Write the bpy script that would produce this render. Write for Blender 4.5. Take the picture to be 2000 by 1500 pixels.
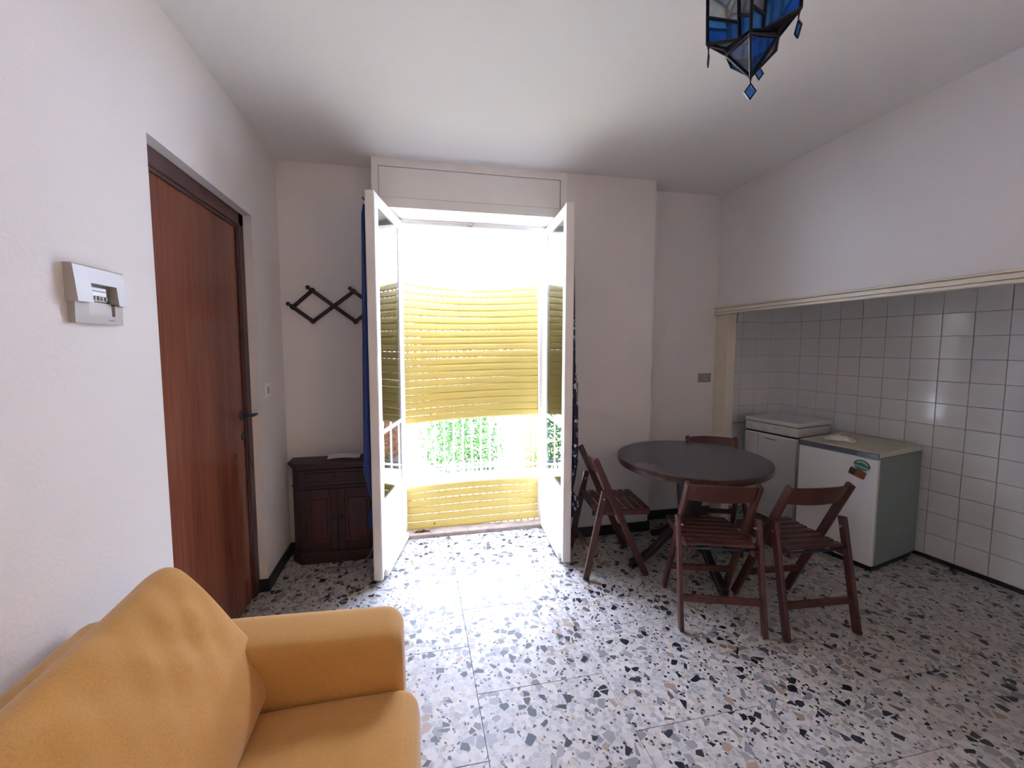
import bpy, bmesh, math, random
from mathutils import Vector, Matrix
random.seed(7)
S = bpy.context.scene
COL = S.collection
for o in list(bpy.data.objects):
    bpy.data.objects.remove(o)

# ------------------------------------------------------------------ camera
YAW, PITCH, ROLL, CAM_Z, FPX = -0.1947, -0.0746, -0.0017, 1.4657, 782.0
fw = Vector((-math.sin(YAW)*math.cos(PITCH), math.cos(YAW)*math.cos(PITCH), math.sin(PITCH)))
rt0 = Vector((math.cos(YAW), math.sin(YAW), 0)); up0 = rt0.cross(fw)
rt = math.cos(ROLL)*rt0 + math.sin(ROLL)*up0
up = -math.sin(ROLL)*rt0 + math.cos(ROLL)*up0
cd = bpy.data.cameras.new('camera'); cam = bpy.data.objects.new('camera', cd); COL.objects.link(cam)
cd.sensor_width = 36; cd.lens = FPX/2000*36; cd.shift_x = 33.4/2000; cd.shift_y = -15/2000
cd.clip_start = 0.05; cd.clip_end = 300
cam.matrix_world = Matrix(((rt.x, up.x, -fw.x, 0), (rt.y, up.y, -fw.y, 0), (rt.z, up.z, -fw.z, CAM_Z), (0, 0, 0, 1)))
S.camera = cam

# ------------------------------------------------------------------ light
W = bpy.data.worlds.new('world'); S.world = W; W.use_nodes = True
bg = W.node_tree.nodes['Background']; bg.inputs[0].default_value = (0.64, 0.725, 1.0, 1); bg.inputs[1].default_value = 36.0
sd = bpy.data.lights.new('sun', 'SUN'); so = bpy.data.objects.new('sun', sd); COL.objects.link(so)
sd.energy = 34; sd.angle = math.radians(1.0); sd.color = (1.0, 0.96, 0.91)
so.rotation_euler = Vector((0.75, -0.16, 1.05)).to_track_quat('Z', 'Y').to_euler()
pd = bpy.data.lights.new('window_portal', 'AREA'); po = bpy.data.objects.new('window_portal', pd); COL.objects.link(po)
pd.shape = 'RECTANGLE'; pd.size = 1.1; pd.size_y = 2.36; pd.cycles.is_portal = True
po.location = (0.45, 3.24, 1.19); po.rotation_euler = (math.radians(-90), 0, 0)
S.view_settings.view_transform = 'Standard'
try: S.view_settings.look = 'None'
except Exception: pass
S.view_settings.exposure = 0.0; S.view_settings.gamma = 1.0; S.view_settings.use_curve_mapping = False
S.cycles.use_denoising = True; S.cycles.max_bounces = 10; S.cycles.diffuse_bounces = 7; S.cycles.glossy_bounces = 4
S.cycles.transmission_bounces = 6; S.cycles.transparent_max_bounces = 12; S.cycles.sample_clamp_indirect = 12

# ------------------------------------------------------------------ materials
class NT:
    def __init__(s, name):
        s.m = bpy.data.materials.new(name); s.m.use_nodes = True; s.t = s.m.node_tree
        s.p = s.t.nodes['Principled BSDF']; s.out = s.t.nodes['Material Output']
    def n(s, typ, **kw):
        nd = s.t.nodes.new(typ)
        for k, v in kw.items():
            if k.startswith('i_'): nd.inputs[k[2:].replace('_', ' ')].default_value = v
            else: setattr(nd, k, v)
        return nd
    def l(s, a, b): s.t.links.new(a, b)
    def ramp(s, fac, stops, interp='LINEAR'):
        r = s.n('ShaderNodeValToRGB'); r.color_ramp.interpolation = interp
        e = r.color_ramp.elements
        while len(e) < len(stops): e.new(0.5)
        for el, (p, c) in zip(e, stops):
            el.position = p; el.color = (c[0], c[1], c[2], 1) if isinstance(c, (tuple, list)) else (c, c, c, 1)
        s.l(fac, r.inputs[0]); return r.outputs[0]
    def mix(s, fac, a, b, mode='MIX'):
        m = s.n('ShaderNodeMix', data_type='RGBA', blend_type=mode)
        if isinstance(fac, (int, float)): m.inputs[0].default_value = fac
        else: s.l(fac, m.inputs[0])
        for k, v in ((6, a), (7, b)):
            if isinstance(v, (tuple, list)): m.inputs[k].default_value = (*v[:3], 1)
            else: s.l(v, m.inputs[k])
        return m.outputs[2]
    def math(s, op, a, b=None):
        m = s.n('ShaderNodeMath', operation=op)
        for i, v in enumerate((a, b)):
            if v is None: continue
            if isinstance(v, (int, float)): m.inputs[i].default_value = v
            else: s.l(v, m.inputs[i])
        return m.outputs[0]
    def coords(s, kind='Object', scale=None, rot=None):
        tc = s.n('ShaderNodeTexCoord'); o = tc.outputs[kind]
        if scale or rot:
            mp = s.n('ShaderNodeMapping')
            if scale: mp.inputs['Scale'].default_value = scale
            if rot: mp.inputs['Rotation'].default_value = rot
            s.l(o, mp.inputs[0]); o = mp.outputs[0]
        return o
    def bump(s, h, strength=0.2, dist=0.01):
        b = s.n('ShaderNodeBump'); b.inputs['Strength'].default_value = strength; b.inputs['Distance'].default_value = dist
        s.l(h, b.inputs['Height']); s.l(b.outputs[0], s.p.inputs['Normal'])

def simple(name, col, rough=0.5, metal=0.0, var=0.06, nscale=6.0, bump=0.0, bscale=60.0, spec=0.5):
    k = NT(name); c = k.coords()
    nz = k.n('ShaderNodeTexNoise'); nz.inputs['Scale'].default_value = nscale; nz.inputs['Detail'].default_value = 5
    k.l(c, nz.inputs['Vector'])
    lo_ = tuple(max(0, x*(1-var)) for x in col); hi_ = tuple(min(1, x*(1+var)) for x in col)
    k.l(k.ramp(nz.outputs[0], [(0.3, lo_), (0.7, hi_)]), k.p.inputs['Base Color'])
    k.p.inputs['Roughness'].default_value = rough; k.p.inputs['Metallic'].default_value = metal
    k.p.inputs['Specular IOR Level'].default_value = spec
    if bump:
        n2 = k.n('ShaderNodeTexNoise'); n2.inputs['Scale'].default_value = bscale; n2.inputs['Detail'].default_value = 4
        k.l(c, n2.inputs['Vector']); k.bump(n2.outputs[0], bump, 0.01)
    return k.m

def wood(name, c1, c2, axis=2, rough=0.4, gs=9.0, stretch=0.06, spec=0.5):
    k = NT(name); sc = [1, 1, 1]; sc[axis] = stretch
    c = k.coords('Object', tuple(sc))
    n1 = k.n('ShaderNodeTexNoise'); n1.inputs['Scale'].default_value = gs*5; n1.inputs['Detail'].default_value = 8; n1.inputs['Roughness'].default_value = .65
    k.l(c, n1.inputs['Vector'])
    n2 = k.n('ShaderNodeTexNoise'); n2.inputs['Scale'].default_value = gs*.7; n2.inputs['Detail'].default_value = 3
    k.l(c, n2.inputs['Vector'])
    f = k.math('ADD', k.math('MULTIPLY', n1.outputs[0], .55), k.math('MULTIPLY', n2.outputs[0], .45))
    k.l(k.ramp(f, [(0.36, c1), (0.62, c2)]), k.p.inputs['Base Color'])
    k.p.inputs['Roughness'].default_value = rough; k.p.inputs['Specular IOR Level'].default_value = spec
    k.bump(n1.outputs[0], .06, .004)
    return k.m

def terrazzo():
    k = NT('terrazzo'); tc = k.n('ShaderNodeTexCoord')
    inf = k.n('ShaderNodeObjectInfo'); geo = k.n('ShaderNodeNewGeometry')
    add = k.n('ShaderNodeVectorMath', operation='ADD')
    sc = k.n('ShaderNodeVectorMath', operation='SCALE'); sc.inputs['Scale'].default_value = 3.1
    cx = k.n('ShaderNodeCombineXYZ'); k.l(inf.outputs['Random'], cx.inputs[0]); k.l(inf.outputs['Random'], cx.inputs[1])
    k.l(cx.outputs[0], sc.inputs[0]); k.l(geo.outputs['Position'], add.inputs[0]); k.l(sc.outputs[0], add.inputs[1])
    flat = k.n('ShaderNodeVectorMath', operation='MULTIPLY'); flat.inputs[1].default_value = (1, 1, 0)
    k.l(add.outputs[0], flat.inputs[0]); v = flat.outputs[0]
    wn = k.n('ShaderNodeTexNoise'); wn.inputs['Scale'].default_value = 30; wn.inputs['Detail'].default_value = 2; k.l(v, wn.inputs['Vector'])
    ws = k.n('ShaderNodeVectorMath', operation='SCALE'); ws.inputs['Scale'].default_value = 0.006
    k.l(wn.outputs['Color'], ws.inputs[0])
    vv = k.n('ShaderNodeVectorMath', operation='ADD'); k.l(v, vv.inputs[0]); k.l(ws.outputs[0], vv.inputs[1]); v = vv.outputs[0]
    def vor(scale, off=(0, 0, 0)):
        mp = k.n('ShaderNodeMapping'); mp.inputs['Location'].default_value = off; k.l(v, mp.inputs[0])
        a = k.n('ShaderNodeTexVoronoi', voronoi_dimensions='2D', feature='F1'); a.inputs['Scale'].default_value = scale
        b = k.n('ShaderNodeTexVoronoi', voronoi_dimensions='2D', feature='DISTANCE_TO_EDGE'); b.inputs['Scale'].default_value = scale
        k.l(mp.outputs[0], a.inputs[0]); k.l(mp.outputs[0], b.inputs[0])
        sx = k.n('ShaderNodeSeparateColor'); k.l(a.outputs['Color'], sx.inputs[0])
        return sx.outputs, b.outputs['Distance']
    # pale chips filling the ground
    r1, e1 = vor(46)
    pale = k.ramp(r1[0], [(0.0, (.36, .35, .34)), (.2, (.49, .475, .45)), (.42, (.42, .42, .43)), (.6, (.55, .53, .50)), (.75, (.37, .37, .38)), (.88, (.46, .40, .33)), (.94, (.51, .51, .52))], 'CONSTANT')
    base = k.mix(k.math('GREATER_THAN', e1, .06), (.52, .50, .475), pale)
    r2, e2 = vor(85, (3.3, 1.7, 0))
    sm = k.math('MULTIPLY', k.math('LESS_THAN', r2[1], .12), k.math('GREATER_THAN', e2, k.math('MULTIPLY', r2[2], .22)))
    base = k.mix(sm, base, k.ramp(r2[2], [(0, (.03, .032, .035)), (.5, (.09, .085, .08)), (.8, (.22, .18, .15))], 'CONSTANT'))
    r3, e3 = vor(30, (7.1, 4.2, 0))
    dk = k.math('MULTIPLY', k.math('LESS_THAN', r3[0], .11), k.math('GREATER_THAN', e3, .09))
    base = k.mix(dk, base, k.ramp(r3[1], [(0, (.016, .019, .022)), (.45, (.035, .039, .044)), (.72, (.075, .075, .08)), (.88, (.14, .11, .09))], 'CONSTANT'))
    r4, e4 = vor(25, (1.9, 8.4, 0))
    gk = k.math('MULTIPLY', k.math('LESS_THAN', r4[0], .16), k.math('GREATER_THAN', e4, .10))
    base = k.mix(k.math('MULTIPLY', gk, k.math('SUBTRACT', 1.0, dk)), base, k.ramp(r4[1], [(0, (.23, .23, .245)), (.5, (.29, .285, .29)), (.8, (.35, .26, .20))], 'CONSTANT'))
    dn = k.n('ShaderNodeTexNoise'); dn.inputs['Scale'].default_value = 1.6; dn.inputs['Detail'].default_value = 4; k.l(geo.outputs['Position'], dn.inputs['Vector'])
    base = k.mix(.35, base, k.ramp(dn.outputs[0], [(.3, (.80, .78, .74)), (.7, (1, 1, 1))]), 'MULTIPLY')
    k.l(base, k.p.inputs['Base Color']); k.p.inputs['Roughness'].default_value = .36
    k.p.inputs['Specular IOR Level'].default_value = .35
    return k.m

def fabric(name, col, rough=.9, weave=900, var=.12):
    k = NT(name); c = k.coords()
    n1 = k.n('ShaderNodeTexNoise'); n1.inputs['Scale'].default_value = weave*.25; n1.inputs['Detail'].default_value = 3; k.l(c, n1.inputs['Vector'])
    n2 = k.n('ShaderNodeTexNoise'); n2.inputs['Scale'].default_value = 5; n2.inputs['Detail'].default_value = 4; k.l(c, n2.inputs['Vector'])
    f = k.math('ADD', k.math('MULTIPLY', n1.outputs[0], .65), k.math('MULTIPLY', n2.outputs[0], .35))
    k.l(k.ramp(f, [(.3, tuple(x*(1-var) for x in col)), (.7, tuple(min(1, x*(1+var)) for x in col))]), k.p.inputs['Base Color'])
    k.p.inputs['Roughness'].default_value = rough; k.p.inputs['Specular IOR Level'].default_value = .2
    k.p.inputs['Sheen Weight'].default_value = .25; k.p.inputs['Sheen Roughness'].default_value = .5
    k.bump(n1.outputs[0], .25, .002)
    return k.m

def cloth_floral():
    k = NT('floral_curtain'); c = k.coords('Object')
    nz = k.n('ShaderNodeTexNoise'); nz.inputs['Scale'].default_value = 9; nz.inputs['Detail'].default_value = 2; k.l(c, nz.inputs['Vector'])
    mx = k.mix(.25, c, nz.outputs['Color'], 'LINEAR_LIGHT')
    v = k.n('ShaderNodeTexVoronoi', feature='DISTANCE_TO_EDGE'); v.inputs['Scale'].default_value = 13; k.l(mx, v.inputs['Vector'])
    f = k.n('ShaderNodeTexVoronoi', feature='F1'); f.inputs['Scale'].default_value = 13; k.l(mx, f.inputs['Vector'])
    sep = k.n('ShaderNodeSeparateColor'); k.l(f.outputs['Color'], sep.inputs[0])
    mask = k.math('MULTIPLY', k.math('GREATER_THAN', v.outputs['Distance'], .12), k.math('LESS_THAN', sep.outputs[0], .33))
    k.l(k.mix(mask, (.012, .018, .05), (.62, .66, .75)), k.p.inputs['Base Color'])
    k.p.inputs['Roughness'].default_value = .55
    return k.m

def pane_glass(name='clear_glass'):
    k = NT(name); t = k.n('ShaderNodeBsdfTransparent'); t.inputs[0].default_value = (.93, .97, .97, 1)
    g = k.n('ShaderNodeBsdfGlossy'); g.inputs['Roughness'].default_value = .01
    fr = k.n('ShaderNodeFresnel'); fr.inputs[0].default_value = 1.52
    m = k.n('ShaderNodeMixShader'); k.l(fr.outputs[0], m.inputs[0]); k.l(t.outputs[0], m.inputs[1]); k.l(g.outputs[0], m.inputs[2])
    k.l(m.outputs[0], k.out.inputs[0]); k.t.nodes.remove(k.p)
    return k.m

def translucent(name, col, fac=.3, rough=.5, var=.05):
    k = NT(name); c = k.coords()
    nz = k.n('ShaderNodeTexNoise'); nz.inputs['Scale'].default_value = 3; nz.inputs['Detail'].default_value = 5; k.l(c, nz.inputs['Vector'])
    cc = k.ramp(nz.outputs[0], [(.3, tuple(x*(1-var) for x in col)), (.7, tuple(min(1, x*(1+var)) for x in col))])
    k.l(cc, k.p.inputs['Base Color']); k.p.inputs['Roughness'].default_value = rough
    t = k.n('ShaderNodeBsdfTranslucent'); k.l(cc, t.inputs[0])
    m = k.n('ShaderNodeMixShader'); m.inputs[0].default_value = fac
    k.l(k.p.outputs[0], m.inputs[1]); k.l(t.outputs[0], m.inputs[2]); k.l(m.outputs[0], k.out.inputs[0])
    return k.m

def lamp_glass(name, col):
    k = NT(name); c = k.coords()
    nz = k.n('ShaderNodeTexNoise'); nz.inputs['Scale'].default_value = 25; k.l(c, nz.inputs['Vector'])
    k.l(k.ramp(nz.outputs[0], [(.3, tuple(x*.75 for x in col)), (.7, col)]), k.p.inputs['Base Color'])
    k.p.inputs['Roughness'].default_value = .25; k.p.inputs['Transmission Weight'].default_value = .85; k.p.inputs['IOR'].default_value = 1.1
    return k.m

def leafmat(name, col):
    return translucent(name, col, .35, .5, .35)

def doorwood():
    k = NT('mahogany_veneer'); c = k.coords('Object', (1, 1, .05))
    n1 = k.n('ShaderNodeTexNoise'); n1.inputs['Scale'].default_value = 60; n1.inputs['Detail'].default_value = 8; k.l(c, n1.inputs['Vector'])
    n2 = k.n('ShaderNodeTexNoise'); n2.inputs['Scale'].default_value = 7; n2.inputs['Detail'].default_value = 3; k.l(c, n2.inputs['Vector'])
    f = k.math('ADD', k.math('MULTIPLY', n1.outputs[0], .4), k.math('MULTIPLY', n2.outputs[0], .6))
    col = k.ramp(f, [(.35, (.110, .031, .020)), (.5, (.175, .052, .029)), (.65, (.22, .072, .038))])
    k.l(col, k.p.inputs['Base Color']); k.p.inputs['Roughness'].default_value = .20
    k.bump(n1.outputs[0], .02, .002)
    return k.m

def grill_print():
    k = NT('fridge_top'); c = k.coords()
    v = k.n('ShaderNodeTexNoise'); v.inputs['Scale'].default_value = 140; v.inputs['Detail'].default_value = 2; k.l(c, v.inputs['Vector'])
    k.l(k.ramp(v.outputs[0], [(.35, (.52, .49, .36)), (.6, (.63, .60, .46))]), k.p.inputs['Base Color'])
    k.p.inputs['Roughness'].default_value = .45
    return k.m

M = dict(
    wall=simple('wall_paint', (.73, .72, .72), .85, var=.02, nscale=2, bump=.12, bscale=90, spec=.2),
    ceil=simple('ceiling_paint', (.76, .76, .76), .9, var=.015, nscale=2, bump=.06, bscale=70, spec=.2),
    frame=simple('white_enamel', (.83, .82, .80), .35, var=.03, nscale=4),
    frame_in=simple('ivory_panel', (.84, .82, .76), .4, var=.04, nscale=3),
    trim=simple('cream_trim', (.72, .66, .55), .45, var=.05, nscale=8),
    skirt=simple('dark_skirting', (.022, .026, .030), .35, var=.3, nscale=20),
    joint=simple('floor_joint', (.16, .15, .135), .9),
    terrazzo=terrazzo(),
    tile=simple('glazed_tile', (.74, .76, .77), .10, var=.03, nscale=5, bump=.05, bscale=14, spec=.6),
    grout=simple('tile_grout', (.46, .47, .475), .9),
    door=doorwood(), doorframe=wood('dark_frame_wood', (.045, .018, .016), (.085, .032, .027), 2, .35),
    chair=wood('chair_wood', (.040, .013, .011), (.092, .030, .022), 2, .36, 8, .12),
    cab=wood('cabinet_wood', (.020, .010, .013), (.046, .020, .022), 2, .5, 8),
    cabpanel=wood('cabinet_panel_wood', (.040, .015, .017), (.075, .026, .026), 2, .45, 8),
    table=simple('dark_laminate', (.072, .068, .085), .27, var=.15, nscale=12, bump=.03, bscale=200),
    tedge=wood('table_edge_wood', (.030, .014, .013), (.075, .032, .028), 2, .28, 8),
    ped=wood('pedestal_wood', (.014, .009, .010), (.030, .017, .016), 2, .45, 8),
    sofa=fabric('mustard_weave', (.52, .275, .075)),
    white=simple('appliance_enamel', (.72, .73, .73), .25, var=.02),
    black=simple('black_plastic', (.012, .012, .013), .4, var=.2),
    chrome=simple('brushed_chrome', (.30, .30, .31), .25, 1.0, var=.15),
    steel=simple('dull_steel', (.45, .45, .46), .35, 1.0),
    iron=simple('dark_iron', (.05, .055, .075), .4, .6, var=.2),
    ftop=grill_print(),
    fside=simple('fridge_side_shaded', (.20, .26, .235), .35, var=.05),  # whitish green enamel, darkened so the colour carries the side's shade
    glass=pane_glass(),
    shutter=translucent('yellow_slat', (.72, .585, .19), .10, .45),
    sill=simple('weathered_marble', (.38, .31, .26), .6, var=.25, nscale=14, bump=.1, bscale=50),
    blind=translucent('cream_fill_blind', (.88, .68, .48), .55, .8),  # passes warm fill light through the added window
    blue=translucent('blue_voile', (.055, .105, .34), .35, .8, .15),
    floral=cloth_floral(),
    plast=simple('grey_plastic', (.40, .39, .37), .4, var=.03),
    plastdark=simple('dark_grey_plastic', (.20, .22, .24), .4, var=.1),
    socket=simple('grey_socket', (.30, .31, .32), .4, var=.05),
    paper=simple('paper', (.72, .70, .68), .8, var=.06, nscale=15),
    wipes=simple('soft_film', (.84, .79, .73), .35, var=.12, nscale=25),
    cord=simple('grey_cord', (.22, .20, .22), .5),
    came=simple('lead_came', (.022, .023, .030), .28, .7, var=.3),
    lblue=lamp_glass('cobalt_glass', (.10, .33, .85)), lgrey=lamp_glass('smoke_glass', (.50, .53, .60)), lclear=lamp_glass('pale_glass', (.80, .86, .88)),
    terr=simple('terrace_cement', (.70, .68, .64), .9, var=.06),
    rail=simple('white_paint_metal', (.80, .79, .76), .5),
    fence=simple('dark_fence_metal', (.05, .06, .06), .5),
    brick=simple('terracotta', (.13, .055, .022), .85, var=.25, nscale=9),
    soil=simple('dry_ground', (.42, .40, .26), .95, var=.25, nscale=2),
    leafA=leafmat('leaf_green', (.035, .115, .010)), leafB=leafmat('leaf_yellow', (.10, .125, .008)), leafC=leafmat('leaf_dark', (.012, .04, .012)),
    leafD=leafmat('leaf_rust', (.13, .05, .012)), twig=simple('twig', (.10, .07, .04), .9), facade=simple('pale_render', (.66, .58, .50), .9, var=.05),
    green=simple('green_print', (.03, .20, .15), .35, var=.3), greenlight=simple('pale_green_print', (.36, .48, .30), .35), whiteprint=simple('white_print', (.75, .78, .76), .35),
    rust=simple('rust_print', (.28, .075, .035), .35, var=.25, nscale=60), rustdark=simple('brown_print', (.07, .03, .03), .35, var=.3, nscale=60),
)

# ------------------------------------------------------------------ mesh helpers
class MB:
    def __init__(s): s.bm = bmesh.new()
    def box(s, a, b, bev=0.0, seg=1, mtx=None):
        a, b = Vector(a), Vector(b); c = (a+b)/2; d = b-a
        m = Matrix.Translation(c) @ Matrix.Diagonal((abs(d.x), abs(d.y), abs(d.z), 1))
        r = bmesh.ops.create_cube(s.bm, size=1, matrix=m); vs = r['verts']
        if bev > 0:
            es = list({e for v in vs for e in v.link_edges})
            rr = bmesh.ops.bevel(s.bm, geom=es, offset=bev, segments=seg, affect='EDGES', profile=.5)
            vs = list({v for f in rr['faces'] for v in f.verts} | {v for v in vs if v.is_valid})
            seen = set(vs); st = list(vs)
            while st:
                v = st.pop()
                for e in v.link_edges:
                    w = e.other_vert(v)
                    if w not in seen: seen.add(w); st.append(w)
            vs = list(seen)
        if mtx is not None: bmesh.ops.transform(s.bm, matrix=mtx, verts=vs)
        return s
    def beam(s, p, q, w, h, side=None, bev=0.0, seg=1, ext=0.0):
        p, q = Vector(p), Vector(q); z = (q-p); L = z.length; z.normalize()
        sd = Vector(side) if side is not None else (Vector((0, 0, 1)) if abs(z.z) < .9 else Vector((1, 0, 0)))
        x = (sd - z*sd.dot(z)).normalized(); y = z.cross(x)
        m = Matrix(((x.x, y.x, z.x, p.x), (x.y, y.y, z.y, p.y), (x.z, y.z, z.z, p.z), (0, 0, 0, 1)))
        return s.box((-w/2, -h/2, -ext), (w/2, h/2, L+ext), bev, seg, m)
    def tube(s, pts, r, n=8, caps=True):
        pts = [Vector(p) for p in pts]; rings = []
        up_ = Vector((0, 0, 1))
        for i, p in enumerate(pts):
            t = (pts[min(i+1, len(pts)-1)]-pts[max(i-1, 0)]).normalized()
            a = t.cross(up_)
            if a.length < .05: a = t.cross(Vector((1, 0, 0)))
            a.normalize(); b = t.cross(a)
            rr = r[i] if isinstance(r, (list, tuple)) else r
            rings.append([s.bm.verts.new(p+a*rr*math.cos(2*math.pi*k/n)+b*rr*math.sin(2*math.pi*k/n)) for k in range(n)])
        for A, B in zip(rings, rings[1:]):
            for k in range(n): s.bm.faces.new((A[k], A[(k+1) % n], B[(k+1) % n], B[k]))
        if caps:
            s.bm.faces.new(list(reversed(rings[0]))); s.bm.faces.new(rings[-1])
        return s
    def lathe(s, prof, n=24, c=(0, 0, 0), sx=1, sy=1, rz=0):
        c = Vector(c); rings = []
        for r, z in prof:
            ring = []
            for k in range(n):
                a = 2*math.pi*k/n; x, y = r*sx*math.cos(a), r*sy*math.sin(a)
                ring.append(s.bm.verts.new(c+Vector((x*math.cos(rz)-y*math.sin(rz), x*math.sin(rz)+y*math.cos(rz), z))))
            rings.append(ring)
        for A, B in zip(rings, rings[1:]):
            for k in range(n): s.bm.faces.new((A[k], A[(k+1) % n], B[(k+1) % n], B[k]))
        s.bm.faces.new(list(reversed(rings[0]))); s.bm.faces.new(rings[-1])
        return s
    def prism(s, poly, z0, z1, bev=0.0, mtx=None):
        bot = [s.bm.verts.new((x, y, z0)) for x, y in poly]; top = [s.bm.verts.new((x, y, z1)) for x, y in poly]
        n = len(poly); fs = [s.bm.faces.new(list(reversed(bot))), s.bm.faces.new(top)]
        for k in range(n): fs.append(s.bm.faces.new((bot[k], bot[(k+1) % n], top[(k+1) % n], top[k])))
        vs = bot+top
        if bev:
            es = list({e for f in fs for e in f.edges}); bmesh.ops.bevel(s.bm, geom=es, offset=bev, segments=1, affect='EDGES')
            vs = list(s.bm.verts)
        if mtx is not None: bmesh.ops.transform(s.bm, matrix=mtx, verts=vs)
        return s
    def poly(s, pts): s.bm.faces.new([s.bm.verts.new(p) for p in pts]); return s
    def sheet(s, grid):
        vs = [[s.bm.verts.new(p) for p in row] for row in grid]
        for A, B in zip(vs, vs[1:]):
            for k in range(len(A)-1): s.bm.faces.new((A[k], A[k+1], B[k+1], B[k]))
        return s
    def build(s, name, mat, parent=None, smooth=False, loc=None, rot=None, auto=None, **props):
        bmesh.ops.recalc_face_normals(s.bm, faces=s.bm.faces)
        me = bpy.data.meshes.new(name); s.bm.to_mesh(me); s.bm.free()
        for m in (mat if isinstance(mat, (list, tuple)) else [mat]): me.materials.append(m)
        if smooth:
            for p in me.polygons: p.use_smooth = True
        if auto:
            for p in me.polygons: p.use_smooth = True
            me.set_sharp_from_angle(angle=math.radians(auto))
        o = bpy.data.objects.new(name, me); COL.objects.link(o)
        if parent: o.parent = parent
        if loc is not None: o.location = loc
        if rot is not None: o.rotation_euler = rot
        for k_, v_ in props.items(): o[k_] = v_
        return o

def inst(src, parent=None, loc=None, rot=None):
    o = src.copy(); COL.objects.link(o)
    if parent: o.parent = parent
    if loc is not None: o.location = loc
    if rot is not None: o.rotation_euler = rot
    return o
def thing(name, label, cat, loc=(0, 0, 0), rz=0.0, group=None):
    o = bpy.data.objects.new(name, None); COL.objects.link(o); o.empty_display_size = .1
    o.location = loc; o.rotation_euler = (0, 0, rz); o['label'] = label; o['category'] = cat
    if group: o['group'] = group
    return o
def tag(o, label, cat, group=None):
    o['label'] = label; o['category'] = cat
    if group: o['group'] = group
    return o
def struct(o, label, cat):
    o['kind'] = 'structure'; return tag(o, label, cat)
def copy_tree(src, loc, rz, label):
    r = src.copy(); COL.objects.link(r); r.location = loc; r.rotation_euler = (0, 0, rz); r['label'] = label
    for ch in src.children:
        c = ch.copy(); COL.objects.link(c); c.parent = r
        for g in ch.children:
            d = g.copy(); COL.objects.link(d); d.parent = c
    return r

# ------------------------------------------------------------------ room dimensions (metres)
XL, XR, YB, YC, H = -0.8935, 2.491, 2.981, 2.802, 2.70
YOUT, YR = 3.22, -2.0
XW0, XW1, XP = -0.265, 1.081, 1.7875
DY0, DY1, DZ = 1.632, 2.531, 2.199
ZN1, ZN0 = 1.786, 1.726
OX0, OX1, OZ = -0.105, 1.03, 2.40          # window opening

# floor: one slab per object in running bond over a dark bed
fl = MB().box((XL-.2, YR, -.10), (3.75, YOUT-.17, -.012)).box((1.95, YOUT-.18, -.10), (3.75, YOUT, -.012)).build('floor', M['joint'])
struct(fl, 'pale terrazzo floor of big square slabs with dark marble chips', 'floor')
SX, SY = .5685, .5545
slab = None
xs = [0.80 + SX*k for k in range(-4, 6)]
for i, x0 in enumerate(xs):
    off = 0.0 if i % 2 == 0 else SY/2
    for j in range(-7, 4):
        y0 = 1.848 + off + SY*j
        ymax = 3.099 if x0 > 1.9 else 3.045
        if y0+SY < YR or y0 > ymax: continue
        xa, xb, ya, yb = max(x0, XL-.12), min(x0+SX, 3.6), max(y0, YR), min(y0+SY, ymax)
        if xb-xa < .02 or yb-ya < .02: continue
        full = abs(xb-xa-SX) < 1e-4 and abs(yb-ya-SY) < 1e-4
        if full and slab is not None:
            inst(slab, fl, (x0, y0, 0)); continue
        g = .0008
        o = MB().box((g, g, -.02), (xb-xa-g, yb-ya-g, 0), .0008).build('slab', M['terrazzo'], fl, loc=(xa, ya, 0))
        if full: slab = o

# ceiling, walls
struct(MB().box((XL-.2, YR, H), (XR+.2, YOUT+.05, H+.15)).build('ceiling', M['ceil']), 'plain white ceiling', 'ceiling')
WL = XL-.16
w = MB()
w.box((WL, YR, 0), (XL, DY0, H)).box((WL, DY0, DZ), (XL, DY1, H)).box((WL, DY1, 0), (XL, YOUT, H))
struct(w.build('wall_left', M['wall']), 'white wall on the left with the door opening and meter', 'wall')
w = MB().box((XL, YB, 0), (XW0, YOUT, H))
struct(w.build('wall_back', M['wall']), 'white back wall of the left alcove with the coat rack', 'wall')
w = MB().box((XW0, YC, 0), (OX0-.055, YOUT, 2.385)).box((XW0, 3.0, 2.385), (XW1, YOUT, H)).box((OX1+.012, 3.07, 0), (XW1, YOUT, 2.40))
struct(w.build('wall_back', M['wall']), 'white jambs and lintel around the window', 'wall')
w = MB().box((XW1, YC, 0), (XP, YOUT, H))
struct(w.build('wall_back', M['wall']), 'white projecting pier right of the window', 'wall')
w = MB().box((XP, YB, 0), (XR+.07, YOUT, H))
struct(w.build('wall_back', M['wall']), 'white back wall between the pier and the kitchen niche', 'wall')
w = MB().box((XR, -.62, ZN1), (XR+.15, YB, H)).box((XR, -.62, 0), (XR+.15, -.35, ZN1)).box((XR, YR, 0), (XR+.15, -1.68, H)).box((XR, -1.68, 0), (XR+.15, -.62, .87)).box((XR, -1.68, 2.23), (XR+.15, -.62, H))
struct(w.build('wall_right', M['wall']), 'white right wall above the tiled kitchen niche', 'wall')
struct(MB().box((XL-.2, YR-.15, 0), (XR+.2, YR, H)).build('wall_rear', M['wall']), 'white wall behind the viewpoint', 'wall')

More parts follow.
